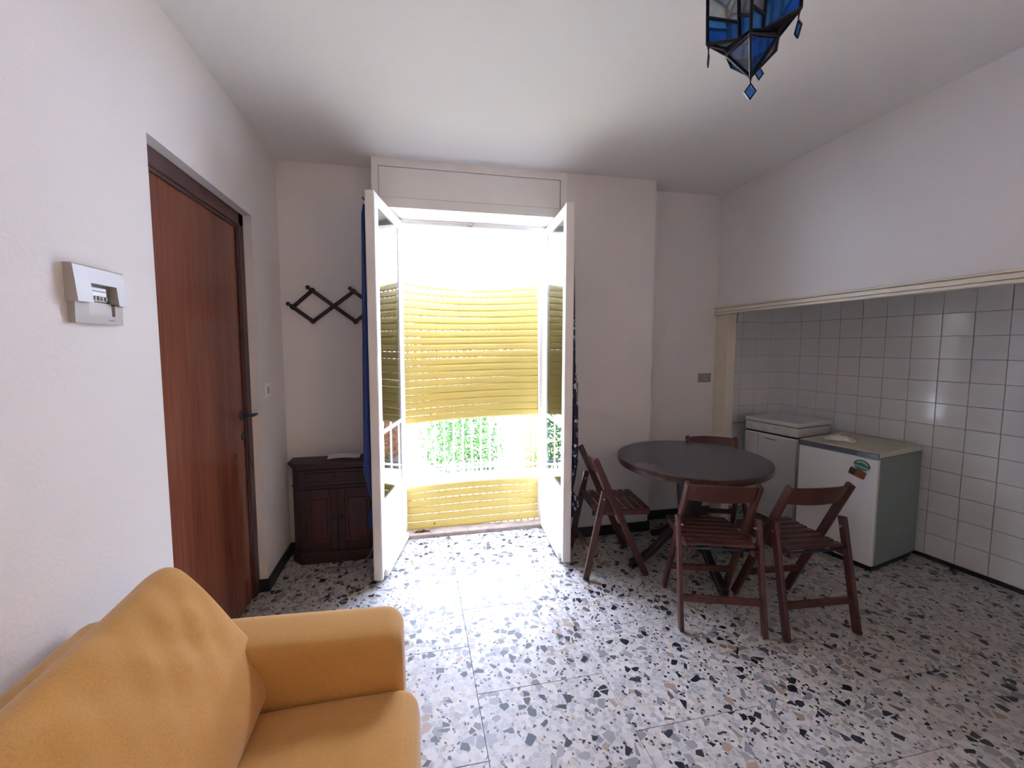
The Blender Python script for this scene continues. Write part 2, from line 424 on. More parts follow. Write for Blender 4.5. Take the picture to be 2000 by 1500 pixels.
wf = MB().box((XR+.06, -1.68, .87), (XR+.12, -1.63, 2.23)).box((XR+.06, -.67, .87), (XR+.12, -.62, 2.23)).box((XR+.06, -1.68, .87), (XR+.12, -.62, .92)).box((XR+.06, -1.68, 2.18), (XR+.12, -.62, 2.23)).box((XR+.07, -1.175, .9), (XR+.11, -1.125, 2.2))
w2 = wf.build('window_fill', M['frame']); MB().box((XR+.125, -1.68, .87), (XR+.128, -.62, 2.23)).build('blind', M['blind'], w2)  # added out-of-view window; its blind warms the left wall and sofa
struct(w2, 'added unseen white window with a cream blind for warm fill light in the right wall behind the viewpoint', 'window')
# skirting
sk = .078
b = MB().box((XL, DY1+.0, 0), (XL+.012, YB, sk), .002).box((XL-.05, DY1-.012, 0), (XL+.012, DY1, sk), .002)
struct(b.build('baseboard_left', M['skirt']), 'dark skirting between the brown door and the corner', 'skirting')
b = MB().box((XL-.0, YR, 0), (XL+.012, DY0, sk), .002)
struct(b.build('baseboard_left', M['skirt']), 'dark skirting on the left wall behind the sofa', 'skirting')
b = MB().box((XL+.012, YB-.012, 0), (XW0, YB, sk), .002)
struct(b.build('baseboard_back', M['skirt']), 'dark skirting behind the wooden cabinet', 'skirting')
b = MB().box((XW1+.0, YC-.013, 0), (XP+.013, YC, sk), .002).box((XP, YC, 0), (XP+.013, YB, sk), .002).box((XP+.013, YB-.012, 0), (XR-.005, YB, sk), .002)
struct(b.build('baseboard_back', M['skirt']), 'dark skirting around the pier right of the window', 'skirting')

# ------------------------------------------------------------------ kitchen niche (its tiled back wall runs slightly askew)
TH = math.radians(7.294); NX, NY, T = 3.312, 3.099, .15
back_dir = Vector((math.sin(TH), -math.cos(TH), 0)); back_n = Vector((-math.cos(TH), -math.sin(TH), 0))
mw = Matrix(((back_dir.x, -back_n.x, 0, NX), (back_dir.y, -back_n.y, 0, NY), (0, 0, 1, 0), (0, 0, 0, 1)))   # x along wall, y into wall
wn = MB().box((-.1, .004, 0), (3.6, .12, 2.0), mtx=mw).build('wall_niche', M['grout'])
struct(wn, 'white tiled back wall of the kitchen niche', 'wall')
tile_bm = MB().box((.0012, -.0055, .0012), (T-.0012, .004, T-.0012), .002, 1)
tile0 = None
def lay(parent, mtx, i, r):
    global tile0
    if tile0 is None:
        tile0 = tile_bm.build('tile', M['tile'], parent); o = tile0
    else: o = inst(tile0, parent)
    tilt = Matrix.Rotation(random.gauss(0, .0045), 4, 'X') @ Matrix.Rotation(random.gauss(0, .0045), 4, 'Z')
    o.matrix_local = mtx @ Matrix.Translation((i*T, 0, 1.678-r*T)) @ tilt
for i in range(17):
    for r in range(0, 12): lay(wn, mw, i, r)
me = Matrix(((1, 0, 0, NX), (0, 1, 0, NY), (0, 0, 1, 0), (0, 0, 0, 1)))
we = MB().box((XR-.0, NY+.004, 0), (NX+.1, NY+.12, 2.0)).build('wall_niche', M['grout'])
struct(we, 'white tiled end wall of the niche behind the cooker', 'wall')
for i in range(1, 6):
    for r in range(0, 12): lay(we, me, -i, r)
struct(MB().box((XR+.1, -.5, 1.84), (3.9, NY+.1, 1.92)).build('ceiling_niche', M['ceil']), 'low ceiling of the kitchen niche', 'ceiling')
struct(MB().box((XR+.1, -.5, 0), (3.9, -.36, 1.9)).build('wall_niche', M['wall']), 'end wall of the kitchen niche out of view', 'wall')
b = MB().beam(mw @ Vector((0, -.006, .012)), mw @ Vector((3.4, -.006, .012)), .024, .012)
struct(b.build('baseboard_niche', M['skirt']), 'thin dark skirting under the niche tiles', 'skirting')
b = MB().box((XR-.006, -.35, ZN0+.001), (XR+.02, YB-.001, ZN1-.001)).box((XR-.028, -.35, ZN0), (XR+.02, YB-.001, ZN0+.017), .003)
b.box((XR-.018, -.35, ZN0+.0205), (XR+.01, YB-.002, ZN1-.015), .002).box((XR-.026, -.35, ZN1-.0115), (XR+.01, YB-.002, ZN1), .003)
struct(b.build('trim_1', M['trim']), 'cream wooden lintel trim above the kitchen niche', 'trim')
b = MB().box((XR-.0, 2.84, 0), (XR+.075, NY+.003, ZN0), .003)
struct(b.build('trim_2', M['trim']), 'cream wooden post at the far end of the niche', 'trim')

# ------------------------------------------------------------------ mahogany door in the left wall
dr = MB().box((-.99, DY0+.05, .006), (-.953, DY1-.062, DZ-.075), .002).build('door_1', M['door'])
struct(dr, 'reddish brown flush wooden door in the left wall', 'door')
fb = MB()
fb.box((-1.0, DY1-.062, 0), (-.938, DY1, DZ), .004).box((-1.0, DY0, 0), (-.938, DY0+.05, DZ), .004).box((-1.0, DY0, DZ-.072), (-.938, DY1, DZ), .004)
fb.build('door_frame', M['doorframe'], dr)
fb = MB().box((-.953, DY1-.076, 0), (-.944, DY1-.06, DZ-.06), .003).box((-.953, DY0+.05, DZ-.088), (-.944, DY1-.06, DZ-.072), .003)
fb.build('door_stop', M['doorframe'], dr)
MB().lathe([(.0, 0), (.026, .0), (.026, .006), (.022, .009), (0, .009)], 16).build('rose', M['iron'], dr, loc=(-.953, 2.425, 1.085), rot=(0, math.radians(90), 0))
hd = MB().tube([(-.95, 2.425, 1.085), (-.905, 2.425, 1.085), (-.898, 2.432, 1.085), (-.897, 2.47, 1.084), (-.903, 2.505, 1.08)], [.009, .009, .010, .009, .007], 8)
hd.build('door_handle', M['iron'], dr, smooth=True)
MB().lathe([(0, 0), (.020, 0), (.020, .004), (.017, .006), (0, .006)], 14).build('keyhole_plate', M['iron'], dr, loc=(-.953, 2.432, .965), rot=(0, math.radians(90), 0))
MB().lathe([(0, 0), (.009, 0), (.009, .004), (0, .004)], 10).build('peephole', M['iron'], dr, loc=(-.953, 2.335, .885), rot=(0, math.radians(90), 0))
struct(MB().box((-1.3, DY0-.1, 0), (-1.01, DY1+.1, DZ+.1)).build('wall_left', M['wall']), 'wall closing the passage behind the brown door', 'wall')

# ------------------------------------------------------------------ meter cover and switch on the left wall
mt = thing('meter_cover', 'grey plastic electric meter cover on the left wall', 'meter', (XL, 1.343, 1.607)); mt.scale = (.60, 1, 1)
prof = [(0, -.076), (.030, -.076), (.030, -.018), (.048, -.018), (.034, .078), (0, .080)]
def yprism(prof, y0, y1, name, mat, par, hole=None):
    m = MB()
    A = [m.bm.verts.new((x, y0, z)) for x, z in prof]; B = [m.bm.verts.new((x, y1, z)) for x, z in prof]; n = len(prof)
    m.bm.faces.new(A); m.bm.faces.new(list(reversed(B)))
    for k in range(n): m.bm.faces.new((A[k], B[k], B[(k+1) % n], A[(k+1) % n]))
    return m.build(name, mat, par)
lower = [(0, -.076), (.028, -.076), (.030, -.016), (0, -.016)]
upper = [(0, -.020), (.050, -.020), (.036, .076), (.030, .080), (0, .080)]
yprism(lower, -.088, -.040, 'lower_cover', M['plast'], mt); yprism(lower, .056, .088, 'lower_cover', M['plast'], mt)
yprism([(0, -.076), (.028, -.076), (.0285, -.052), (0, -.052)], -.040, .056, 'lower_cover', M['plast'], mt)
yprism([(0, -.052), (.022, -.052), (.020, -.016), (0, -.016)], -.040, .050, 'front_flap', M['plast'], mt)
yprism(upper, -.093, -.040, 'hood', M['plast'], mt); yprism(upper, .056, .093, 'hood', M['plast'], mt)
yprism([(0, .034), (.0424, .034), (.036, .076), (.030, .080), (0, .080)], -.040, .056, 'hood', M['plast'], mt)
MB().box((.0, -.040, -.018), (.008, .056, .034)).build('recess', M['plastdark'], mt)
MB().box((.006, -.024, -.012), (.022, .034, .026), .002).build('breaker_body', M['whiteprint'], mt)
for k in range(4):
    MB().box((.022, -.018+k*.013, -.010), (.031, -.011+k*.013, .002), .001).build('breaker_toggle', M['plastdark'] if k % 2 else M['plast'], mt)
MB().box((.022, -.020, .014), (.0235, .030, .018)).build('breaker_label', M['plastdark'], mt)
MB().box((.0285, .030, -.066), (.0292, .052, -.062)).build('maker_mark', M['plastdark'], mt)
sw = thing('light_switch', 'small white wall switch between the brown door and the corner', 'switch', (XL, 2.648, 1.203))
MB().box((0, -.040, -.045), (.008, .040, .045), .003).build('plate', M['frame'], sw)
MB().box((.007, -.012, -.022), (.012, .012, .022), .002).build('rocker', M['plast'], sw)
so_ = thing('wall_socket', 'grey rectangular wall socket left of the niche post', 'socket', (2.397, YB, 1.198))
MB().box((-.060, -.010, -.038), (.060, 0, .038), .003).build('plate', M['socket'], so_)
MB().box((-.020, -.014, -.022), (.020, -.009, .022), .002).build('insert', M['plast'], so_)
for k in (-1, 0, 1): MB().lathe([(0, 0), (.0035, 0), (.0035, .002), (0, .002)], 8).build('pin_hole', M['black'], so_, loc=(k*.012, -.0135, 0), rot=(math.radians(90), 0, 0))
s2 = thing('strap_winder', 'small blue-grey strap holder on the pier behind the dark curtain', 'strap holder', (1.168, YC, 1.155))
MB().box((-.014, -.016, -.045), (.014, 0, .045), .004).build('case', M['plastdark'], s2)
MB().box((-.008, -.020, .02), (.008, -.014, .032), .002).build('slot', M['black'], s2)

# ------------------------------------------------------------------ window: casing, frame, leaves
cz = MB()
cz.box((XW0, YC, 2.385), (XW1, 3.0, 2.447), 0).box((XW0, YC, 2.647), (XW1, 3.0, H), 0)
cz.box((XW0, YC, 2.447), (-.224, 3.0, 2.647), 0).box((1.034, YC, 2.447), (XW1, 3.0, 2.647), 0)
win = cz.build('window_1', M['frame']); struct(win, 'white window unit with roller shutter casing and two open glazed leaves', 'window')
MB().box((-.221, YC+.004, 2.450), (1.031, YC+.03, 2.644), .002).build('casing_lid', M['frame'], win)
MB().box((-.224, YC+.012, 2.447), (1.034, YC+.04, 2.647)).build('casing_gap', M['plastdark'], win)
f = MB()
f.box((XW0+.1, 3.035, 2.372), (XW1, 3.10, 2.41), .002).box((OX0-.02, 3.045, 2.352), (OX1+.02, 3.085, 2.374), .002)
f.box((OX0-.06, 3.045, 0.03), (OX0, 3.10, 2.38), .003).box((OX1-.03, 3.045, 0.03), (OX1+.02, 3.10, 2.38), .003)
f.build('window_frame', M['frame'], win)
MB().box((.40, 3.032, 2.36), (.43, 3.046, 2.385), .002).build('strike_plate', M['steel'], win)
MB().box((OX0-.0, 3.105, .03), (OX0+.02, 3.16, 2.38)).box((OX1-.05, 3.105, .03), (OX1-.03, 3.16, 2.38)).build('shutter_guide', M['frame'], win)

def leaf(hinge, end, side):
    """glazed leaf; local x runs from hinge to closing edge, local +y is the face turned to the opening."""
    hinge, end = Vector((*hinge, 0)), Vector((*end, 0)); d = (end-hinge); L = d.length; ang = math.atan2(d.y, d.x)
    lf = bpy.data.objects.new('leaf', None); COL.objects.link(lf); lf.parent = win; lf.location = hinge; lf.rotation_euler = (0, 0, ang)
    t = .024; Z0, Z1 = .035, 2.372
    def part(name, mat, mb, **k): return mb.build(name, mat, lf, **k)
    part('stile', M['frame'], MB().box((0, -t, Z0), (.085, t, Z1), .004))
    part('stile', M['frame'], MB().box((L-.085, -t, Z0-.02), (L-.002, t, Z1), .006, 2).box((L-.030, -t-.006*1, Z0-.02), (L, t+.004, Z1), .008, 2))
    part('top_rail', M['frame'], MB().box((.08, -t+.002, 2.30), (L-.08, t-.002, Z1), .003))
    part('middle_rail', M['frame'], MB().box((.08, -t+.002, .42), (L-.08, t-.002, .50), .003))
    part('glazing_bar', M['frame'], MB().box((.08, -.0225, .915), (L-.08, .0225, .945), .003))
    part('bottom_panel', M['frame_in'], MB().box((.08, -.014, Z0+.10), (L-.08, .014, .425)).box((.10, -.018, Z0+.13), (L-.10, .018, .405), .006))
    part('bottom_rail', M['frame_in'], MB().box((.08, -t+.001, Z0), (L-.08, t-.001, Z0+.11), .003))
    part('drip_bar', M['frame_in'], MB().box((.02, side*.014, Z0-.02), (L-.05, side*.048, Z0+.03), .010, 2))
    part('pane', M['glass'], MB().box((.08, side*.017-.002, .945), (L-.08, side*.017+.002, 2.302)))
    part('pane', M['glass'], MB().box((.08, side*.017-.002, .498), (L-.08, side*.017+.002, .917)))
    bead = MB()
    for (z0, z1) in ((.50, .917), (.945, 2.302)):
        y0, y1 = (-side*.012, side*.0145)
        bead.box((.084, y0, z0), (.093, y1, z1)).box((L-.093, y0, z0), (L-.084, y1, z1))
        bead.box((.084, y0, z0), (L-.084, y1, z0+.009)).box((.084, y0, z1-.009), (L-.084, y1, z1))
    part('glazing_bead', M['frame'], bead)
    return lf
leaf((-.113, 3.045), (-.250, 2.475), 1)
leaf((1.022, 3.045), (.972, 2.445), -1)
tr = MB().box((OX0-.055, 3.02, -.05), (OX1+.05, YOUT+.02, .030), .006)
struct(tr.build('trim_3', M['sill']), 'weathered brownish marble threshold under the window', 'threshold')

# ------------------------------------------------------------------ roller shutter: bulging upper part and fallen lower part
def slat(length, h, bow, slope, thick=.009):
    """one hollow-looking slat: bowed outward (+y) by bow, face slightly convex"""
    m = MB(); n = 18; rows = []
    prof = [(-h/2, .0045), (-h*.43, -.0015), (-h*.25, -.0042), (h*.25, -.0042), (h*.43, -.0015), (h/2, .0045), (h/2, thick*.8), (-h/2, thick*.8)]
    for i in range(n+1):
        u = i/n*2-1; w_ = 1-u*u
        rows.append([m.bm.verts.new((u*length/2, (bow+slope*pz)*w_+py, pz)) for pz, py in prof])
    k = len(prof)
    for A, B in zip(rows, rows[1:]):
        for j in range(k): m.bm.faces.new((A[j], A[(j+1) % k], B[(j+1) % k], B[j]))
    m.bm.faces.new(rows[0]); m.bm.faces.new(list(reversed(rows[-1])))
    # small connecting tabs under the slat, leaving slots of light between them
    for i in range(int(length/.056)):
        u = -length/2+.03+i*.056
        uu = u/(length/2); y = (bow-slope*h/2)*(1-uu*uu)+.004
        m.box((u-.008, y-.001, -h/2-.006), (u+.008, y+.003, -h/2+.001))
    return m
up_t = thing('roller_shutter', 'yellow roller shutter curtain jammed and bulging outward in the window', 'shutter', (.462, 3.125, 0))
NS = 20; ztop, zbot = 1.975, .890
for i in range(NS):
    q = i/(NS-1); z = ztop-.022+(zbot+.022-ztop+.022)*q
    bow = .235*(1-q)**1.2+.075
    tilt = -.035*q + (.012 if i == 0 else 0)
    gap = .0013 if i in (1, 10, 14, 18) else -.0008
    hh = (ztop-zbot)/NS-gap
    Lh = 1.118 + .06*q*0
    o = slat(Lh, hh, bow, .235*1.2*(1-q)**.2/1.041).build('slat', M['shutter'], up_t, smooth=False, loc=(.010*q, 0, z), rot=(random.gauss(0, .002), tilt, 0))
o = MB().box((-.03, 0, -.008), (.03, .006, .03), .002).build('broken_slat_end', M['shutter'], up_t, loc=(.53, .01, 1.985), rot=(0, .1, 0))
lw_t = thing('shutter_section', 'yellow bottom piece of the broken roller shutter standing on the threshold', 'shutter', (.460, 3.120, .03))
for i in range(6):
    z = .030+i*.0565
    sl = slat(1.10, .0555 if i in (1, 4) else .0572, .006+.006*i, .106).build('slat', M['shutter'], lw_t, loc=(0, .02*math.sin(i/5*2.6), z), rot=(-math.atan(.0104*math.cos(i/5*2.6)/.0565), -.012, 0))
for x, z in ((-.36, .022), (-.335, .034), (.33, .022), (.355, .034)):
    MB().lathe([(0, 0), (.0062, 0), (.0062, .002), (0, .002)], 10).build('bolt', M['black'], lw_t, loc=(x, .0015, z), rot=(math.radians(90), 0, 0))
dl = MB()
for k in range(26):
    a = random.uniform(0, 6.28); p = Vector((random.gauss(0, .03), random.gauss(0, .008), random.uniform(.001, .010)))
    d = Vector((math.cos(a)*.028, math.sin(a)*.010, random.uniform(-.004, .008))); n_ = Vector((-d.y, d.x, .004)).normalized()*.005
    dl.poly([p-d, p+n_, p+d, p-n_])
tag(dl.build('dry_leaves', M['leafD'], loc=(.03, 3.065, .031)), 'few dry brown leaves caught at the threshold', 'leaves')

# ------------------------------------------------------------------ curtains tied up behind the open leaves
def curtain(name, label, mat, c, ang, prof, folds, seed):
    """prof rows: z, half width along leaf, half thickness, offset away from the leaf"""
    rnd = random.Random(seed); t = thing(name, label, 'curtain', c, ang)
    ph = [rnd.uniform(0, 6.28) for _ in range(4)]
    def ring(z, a, b_, off, n=120):
        out = []
        for k in range(n):
            th = 2*math.pi*k/n
            pl = 1+.16*math.sin(folds*th+ph[0]+z*.6)+.07*math.sin((folds*1.7//1)*th+ph[1]-z)
            out.append(Vector((a*math.cos(th)*(1+.02*math.sin(z*5+ph[2])), off+b_*math.sin(th)*pl, z)))
        return out
    def body(rows, nm):
        zs = []
        for (A, B) in zip(rows, rows[1:]):
            st = max(2, int(abs(A[0]-B[0])/.04))
            for i in range(st): zs.append(tuple(A[j]+(B[j]-A[j])*(i/st) for j in range(4)))
        zs.append(rows[-1])
        m = MB(); R = [[m.bm.verts.new(p) for p in ring(*r_)] for r_ in zs]; n = len(R[0])
        for A, B in zip(R, R[1:]):
            for k in range(n): m.bm.faces.new((A[k], A[(k+1) % n], B[(k+1) % n], B[k]))
        m.bm.faces.new(R[-1])
        m.build(nm, mat, t, smooth=True)
    split = [i for i, r_ in enumerate(prof) if len(r_) > 4][0]
    body([r_[:4] for r_ in prof[:split+1]], 'cloth'); body([r_[:4] for r_ in prof[split:]], 'knotted_end')
    zt = prof[split][0]; a, b_ = prof[split][1], prof[split][2]; off = prof[split][3]
    m = MB(); pts = [Vector((a*1.05*math.cos(x*math.pi/10), off+b_*1.15*math.sin(x*math.pi/10), zt+.004*math.sin(x))) for x in range(21)]
    m.tube(pts, .009, 8, False); m.build('knot', mat, t, smooth=True)
    m = MB().tube([(-prof[0][1], prof[0][3], prof[0][0]-.005), (prof[0][1]+.01, prof[0][3], prof[0][0]+.035)], .004, 8)
    m.build('curtain_rod', M['iron'], t, smooth=True)
    return t
angL = math.atan2(2.475-3.045, -.250+.113); angR = math.atan2(2.445-3.045, .972-1.022)
# the local +y of angL points to +x (the opening); the cloth hangs on the -y side
curtain('curtain', 'plain blue curtain knotted at the bottom behind the left window leaf', M['blue'], (-.2145, 2.62, 0), angL,
        [(2.30, .115, 0.014, -0.048), (2.25, .125, 0.019, -0.052), (1.8, .13, 0.026, -0.056), (1.2, .13, 0.032, -0.060), (.85, .135, .034, -.064), (.70, .13, .040, -.070), (.55, .09, .030, -.058),
         (.455, .050, .018, -.046, 1), (.41, .075, .036, -.062), (.36, .075, .038, -.064), (.30, .060, .030, -.056), (.275, .02, .010, -.046)], 13, 3)
curtain('curtain', 'navy curtain with white leaf print knotted behind the right window leaf', M['floral'], (.983, 2.575, 0), angR,
        [(2.15, .06, .012, .040), (1.8, .075, .016, .044), (1.4, .085, .019, .048), (1.05, .10, .030, .058), (.70, .10, .032, .060), (.56, .07, .026, .054),
         (.465, .04, .020, .046, 1), (.42, .07, .036, .066), (.36, .07, .040, .068), (.30, .055, .030, .058), (.27, .02, .010, .046)], 11, 5)

# ------------------------------------------------------------------ coat rack, cabinet
rk = thing('coat_rack', 'dark accordion coat rack of crossed laths with pegs on the back wall', 'coat rack', (-.66, YB, 1.75))
def rx(x, z): return (x+.66, 0, z-1.75)
L0, T1, B1, C1, T2, B2, T3, B3 = (-.815, 1.736), (-.690, 1.850), (-.690, 1.640), (-.560, 1.752), (-.420, 1.850), (-.410, 1.642), (-.30, 1.76), (-.30, 1.75)
def lath(a, b_, y, ext=.018):
    p, q = Vector(rx(*a)), Vector(rx(*b_)); p.y = q.y = y
    MB().beam(p, q, .012, .025, (0, 1, 0), .004, 1, ext).build('lath', M['cab'], rk)
def ext(a, b_, f_): return (a[0]+(b_[0]-a[0])*f_, a[1]+(b_[1]-a[1])*f_)
lath(L0, T1, -.010); lath(B1, T2, -.010); lath(B2, (-.27, 1.76), -.010)
lath(L0, B1, -.024); lath(T1, B2, -.024); lath(T2, (-.275, 1.748), -.024)
for (x, z) in ((-.832, 1.752), (-.706, 1.864), (-.435, 1.863)):
    p = Vector(rx(x, z)); MB().lathe([(0, -.012), (.008, -.012), (.008, .030), (.013, .036), (.0145, .044), (.012, .053), (0, .056)], 12).build('peg', M['cab'], rk, smooth=True, loc=(p.x, -.018, p.z), rot=(math.radians(90), 0, 0))
for (x, z) in (B1, B2, (C1[0], C1[1])):
    p = Vector(rx(x, z)); MB().lathe([(0, 0), (.011, 0), (.010, .008), (0, .010)], 10).build('pivot', M['cab'], rk, loc=(p.x, -.028, p.z), rot=(math.radians(90), 0, 0))

cb = thing('cabinet', 'low dark wooden cabinet with drawer and two panelled doors in the corner', 'cabinet', (-.57, 2.90, 0))
CX0, CX1, CF, CBK = -.83, -.275, 2.805, 2.966
def cl(p): return (p[0]+.57, p[1]-2.90)
def plan(x0, x1, f0, ch): return [cl(p) for p in ((x0, CBK), (x0, f0+ch), (x0+ch, f0), (x1, f0), (x1, CBK))]
MB().prism(plan(CX0, CX1, CF, .055), .07, .655).build('carcass', M['cab'], cb)
MB().prism(plan(CX0-.025, CX1, CF-.030, .075), .672, .695, .004).build('top', M['cab'], cb)
MB().prism(plan(CX0-.012, CX1, CF-.014, .065), .652, .673, .003).build('moulding', M['cab'], cb)
MB().prism(plan(CX0-.012, CX1, CF-.016, .065), 0, .075, .004).build('plinth', M['cab'], cb)
MB().prism(plan(CX0-.006, CX1, CF-.008, .060), .52, .532, .002).build('moulding', M['cab'], cb)
fy = CF-2.90
dw = MB().box((-.205, fy-.012, .540), (.285, fy, .645), .004).build('drawer', M['cab'], cb)
MB().box((-.170, fy-.018, .560), (.25, fy-.010, .628), .005).build('drawer_panel', M['cab'], dw)
KN = [(0, 0), (.006, 0), (.006, .010), (.013, .016), (.014, .022), (.009, .028), (0, .029)]
MB().lathe(KN, 12).build('knob', M['iron'], dw, loc=(.03, fy-.016, .592), rot=(math.radians(90), 0, 0), smooth=True)
for x0, x1, kx in ((-.200, .030, .012), (.038, .285, .056)):
    d_ = MB()
    d_.box((x0, fy-.012, .085), (x0+.045, fy, .512), .003).box((x1-.045, fy-.012, .085), (x1, fy, .512), .003)
    d_.box((x0+.045, fy-.012, .085), (x1-.045, fy, .140), .003).box((x0+.045, fy-.012, .460), (x1-.045, fy, .512), .003)
    d_ = d_.build('door', M['cab'], cb)
    MB().box((x0+.040, fy-.006, .130), (x1-.040, fy+.001, .470)).box((x0+.060, fy-.011, .155), (x1-.060, fy-.004, .445), .006).build('door_panel', M['cabpanel'], d_)
    MB().lathe(KN, 12).build('knob', M['iron'], d_, loc=(kx, fy-.011, .315), rot=(math.radians(90), 0, 0), smooth=True)
pp = MB()
G = []
for i in range(13):
    u = i/12; G.append([Vector((-.105+.21*u, y, .003+.010*abs(math.sin(3.1*u+.4))+(.010 if j else 0)*(1-u*.4))) for j, y in enumerate((-.036, .036))])
pp.sheet(G); G2 = [[p+Vector((0, 0, -.0035)) for p in r_] for r_ in G]; pp.sheet(G2)
pa = pp.build('leaflet', M['paper'], loc=(-.50, 2.885, .697), rot=(0, 0, .05)); tag(pa, 'white folded leaflet lying on top of the wooden cabinet', 'leaflet')
cdm = MB().tube([(-.285, 2.76, .20), (-.300, 2.745, .12), (-.33, 2.735, .05), (-.37, 2.73, .012), (-.42, 2.71, .006), (-.49, 2.70, .006), (-.56, 2.71, .006), (-.60, 2.72, .006)], .005, 8)
tag(cdm.build('power_cord', M['cord'], smooth=True), 'grey electric cord curving down to the floor beside the cabinet', 'cord')

# ------------------------------------------------------------------ folding chairs
AF, AT, HT, BT, HBt, WA, WB, SF, HS = .401, .056, .765, .113, .572, .345, .400, .423, .432
def make_chair(label):
    c = thing('folding_chair', label, 'chair', (0, 0, 0), 0, 'folding chairs around the round table')
    for s in (1, -1):
        a0 = Vector((AF, s*WA/2, .0)); a1 = Vector((AT, s*WA/2, HT)); d = (a1-a0).normalized()
        MB().beam(a0+d*.004, a1, .042, .021, (1, 0, 0), .005, 2).build('back_post', M['chair'], c)
        b0 = Vector((0, s*WB/2, .0)); b1 = Vector((BT, s*WB/2, HBt)); e = (b1-b0).normalized()
        MB().beam(b0+e*.003, b1, .040, .021, (1, 0, 0), .005, 2).build('rear_leg', M['chair'], c)
        MB().beam((.045, s*(WA/2-.021), HS-.020), (SF, s*(WA/2-.021), HS-.020), .018, .034, (0, 1, 0), .004).build('seat_rail', M['chair'], c)
        MB().lathe([(0, -.006), (.006, -.006), (.006, .036), (0, .036)], 8).build('pivot', M['steel'], c, loc=(.104, s*(WA/2+.008), HS+.09), rot=(math.radians(-90*s), 0, 0))
    for k in range(7):
        x = .085+k*.052
        MB().box((x-.021, -WA/2+.006 if .13 < x < .30 else -WA/2+.004, HS-.002), (x+.021, WA/2-.006 if .13 < x < .30 else WA/2-.004, HS+.012), .004).build('slat', M['chair'], c)
    # curved backrest board
    m = MB(); rows = []; n = 12
    for i in range(n+1):
        u = i/n*2-1; y = u*(WA/2-.004); xo = -.030*(1-u*u)
        row = []
        for (dz, th) in ((-.094, .0), (-.094, 1), (-.003, 1), (-.003, 0)):
            z = HT+dz-.006; xb = AT+(AF-AT)*(HT-z)/HT
            row.append(m.bm.verts.new((xb+xo+(.007 if th else -.007), y, z+(.006*(1-u*u) if dz > -.05 else -.004*(1-u*u)))))
        rows.append(row)
    for A, B in zip(rows, rows[1:]):
        for j in range(4): m.bm.faces.new((A[j], A[(j+1) % 4], B[(j+1) % 4], B[j]))
    m.bm.faces.new(rows[0]); m.bm.faces.new(list(reversed(rows[-1])))
    m.build('backrest', M['chair'], c, auto=40)
    bx_ = BT*.165/HBt
    MB().box((bx_-.009, -WB/2, .147), (bx_+.009, WB/2, .183), .003).build('stretcher', M['chair'], c)
    ax_ = AF+(AT-AF)*.175/HT
    MB().box((ax_-.009, -WA/2, .158), (ax_+.009, WA/2, .192), .003).build('stretcher', M['chair'], c)
    MB().tube([(.072, -WB/2-.012, .415), (.072, WB/2+.012, .415)], .007, 8).build('rod', M['iron'], c, smooth=True)
    return c
ch0 = make_chair('brown folding chair nearest the window, turned sideways beside the dark curtain')
ch0.location = (1.052, 2.459, 0); ch0.rotation_euler = (0, 0, -.138)
copy_tree(ch0, (1.508, 1.672, 0), 1.252, 'brown folding chair in front of the table, its back to the viewer')
copy_tree(ch0, (1.984, 1.555, 0), 1.508, 'brown folding chair standing nearest in front of the white fridge')
copy_tree(ch0, (2.258, 2.738, 0), -1.915, 'brown folding chair behind the round table, only its back rail showing above')

# ------------------------------------------------------------------ table
tb = thing('round_table', 'dark round pedestal table with curved feet beside the kitchen niche', 'table', (1.79, 2.318, 0), math.radians(24.1))
EA, EB, ZT = .499, .455, .73
MB().lathe([(0, ZT-.045), (.95, ZT-.045), (.992, ZT-.040), (1.0, ZT-.030), (1.0, ZT-.006), (.996, ZT-.002), (0, ZT-.002)], 96, sx=EA, sy=EB).build('table_edge', M['tedge'], tb, auto=35)
MB().lathe([(0, ZT-.0025), (.988, ZT-.0025), (.988, ZT), (0, ZT)], 96, sx=EA, sy=EB).build('tabletop', M['table'], tb, auto=35)
MB().lathe([(0, ZT-.075), (.52, ZT-.075), (.55, ZT-.045), (0, ZT-.045)], 48, sx=EA, sy=EB).build('apron', M['ped'], tb, auto=35)
MB().lathe([(.0, .16), (.055, .16), (.066, .20), (.062, .30), (.056, .32), (.062, .36), (.075, .42), (.083, .52), (.085, .58), (.080, .62), (.075, .655), (0, .655)], 24).build('pedestal', M['ped'], tb, auto=35)
for k in range(4):
    a = math.radians(-24.1) + (math.atan2(2.34-2.33, 1.392-1.79) if k == 0 else 0)
    dirs = [(-.388, .022), (-.035, -.36), (.388, -.01), (.0, .38)]
    dx, dy = dirs[k]; L_ = math.hypot(dx, dy); ang = math.atan2(dy, dx)-math.radians(24.1)
    m = MB(); prof = [(.03, .27, .030), (.10, .25, .030), (.18, .185, .027), (.26, .105, .025), (.33, .055, .024), (L_-.005, .032, .026), (L_+.025, .024, .022)]
    rows = []
    for (r_, z, hh) in prof:
        row = []
        for (yy, zz) in ((-.024, -hh), (.024, -hh), (.024, hh), (-.024, hh)):
            z_ = max(z+zz, 0.0)
            row.append(m.bm.verts.new((r_*math.cos(ang)-yy*math.sin(ang), r_*math.sin(ang)+yy*math.cos(ang), z_)))
        rows.append(row)
    for A, B in zip(rows, rows[1:]):
        for j in range(4): m.bm.faces.new((A[j], A[(j+1) % 4], B[(j+1) % 4], B[j]))
    m.bm.faces.new(rows[0]); m.bm.faces.new(list(reversed(rows[-1])))
    bmesh.ops.bevel(m.bm, geom=[e for e in m.bm.edges], offset=.005, segments=1, affect='EDGES')
    m.build('foot', M['ped'], tb)

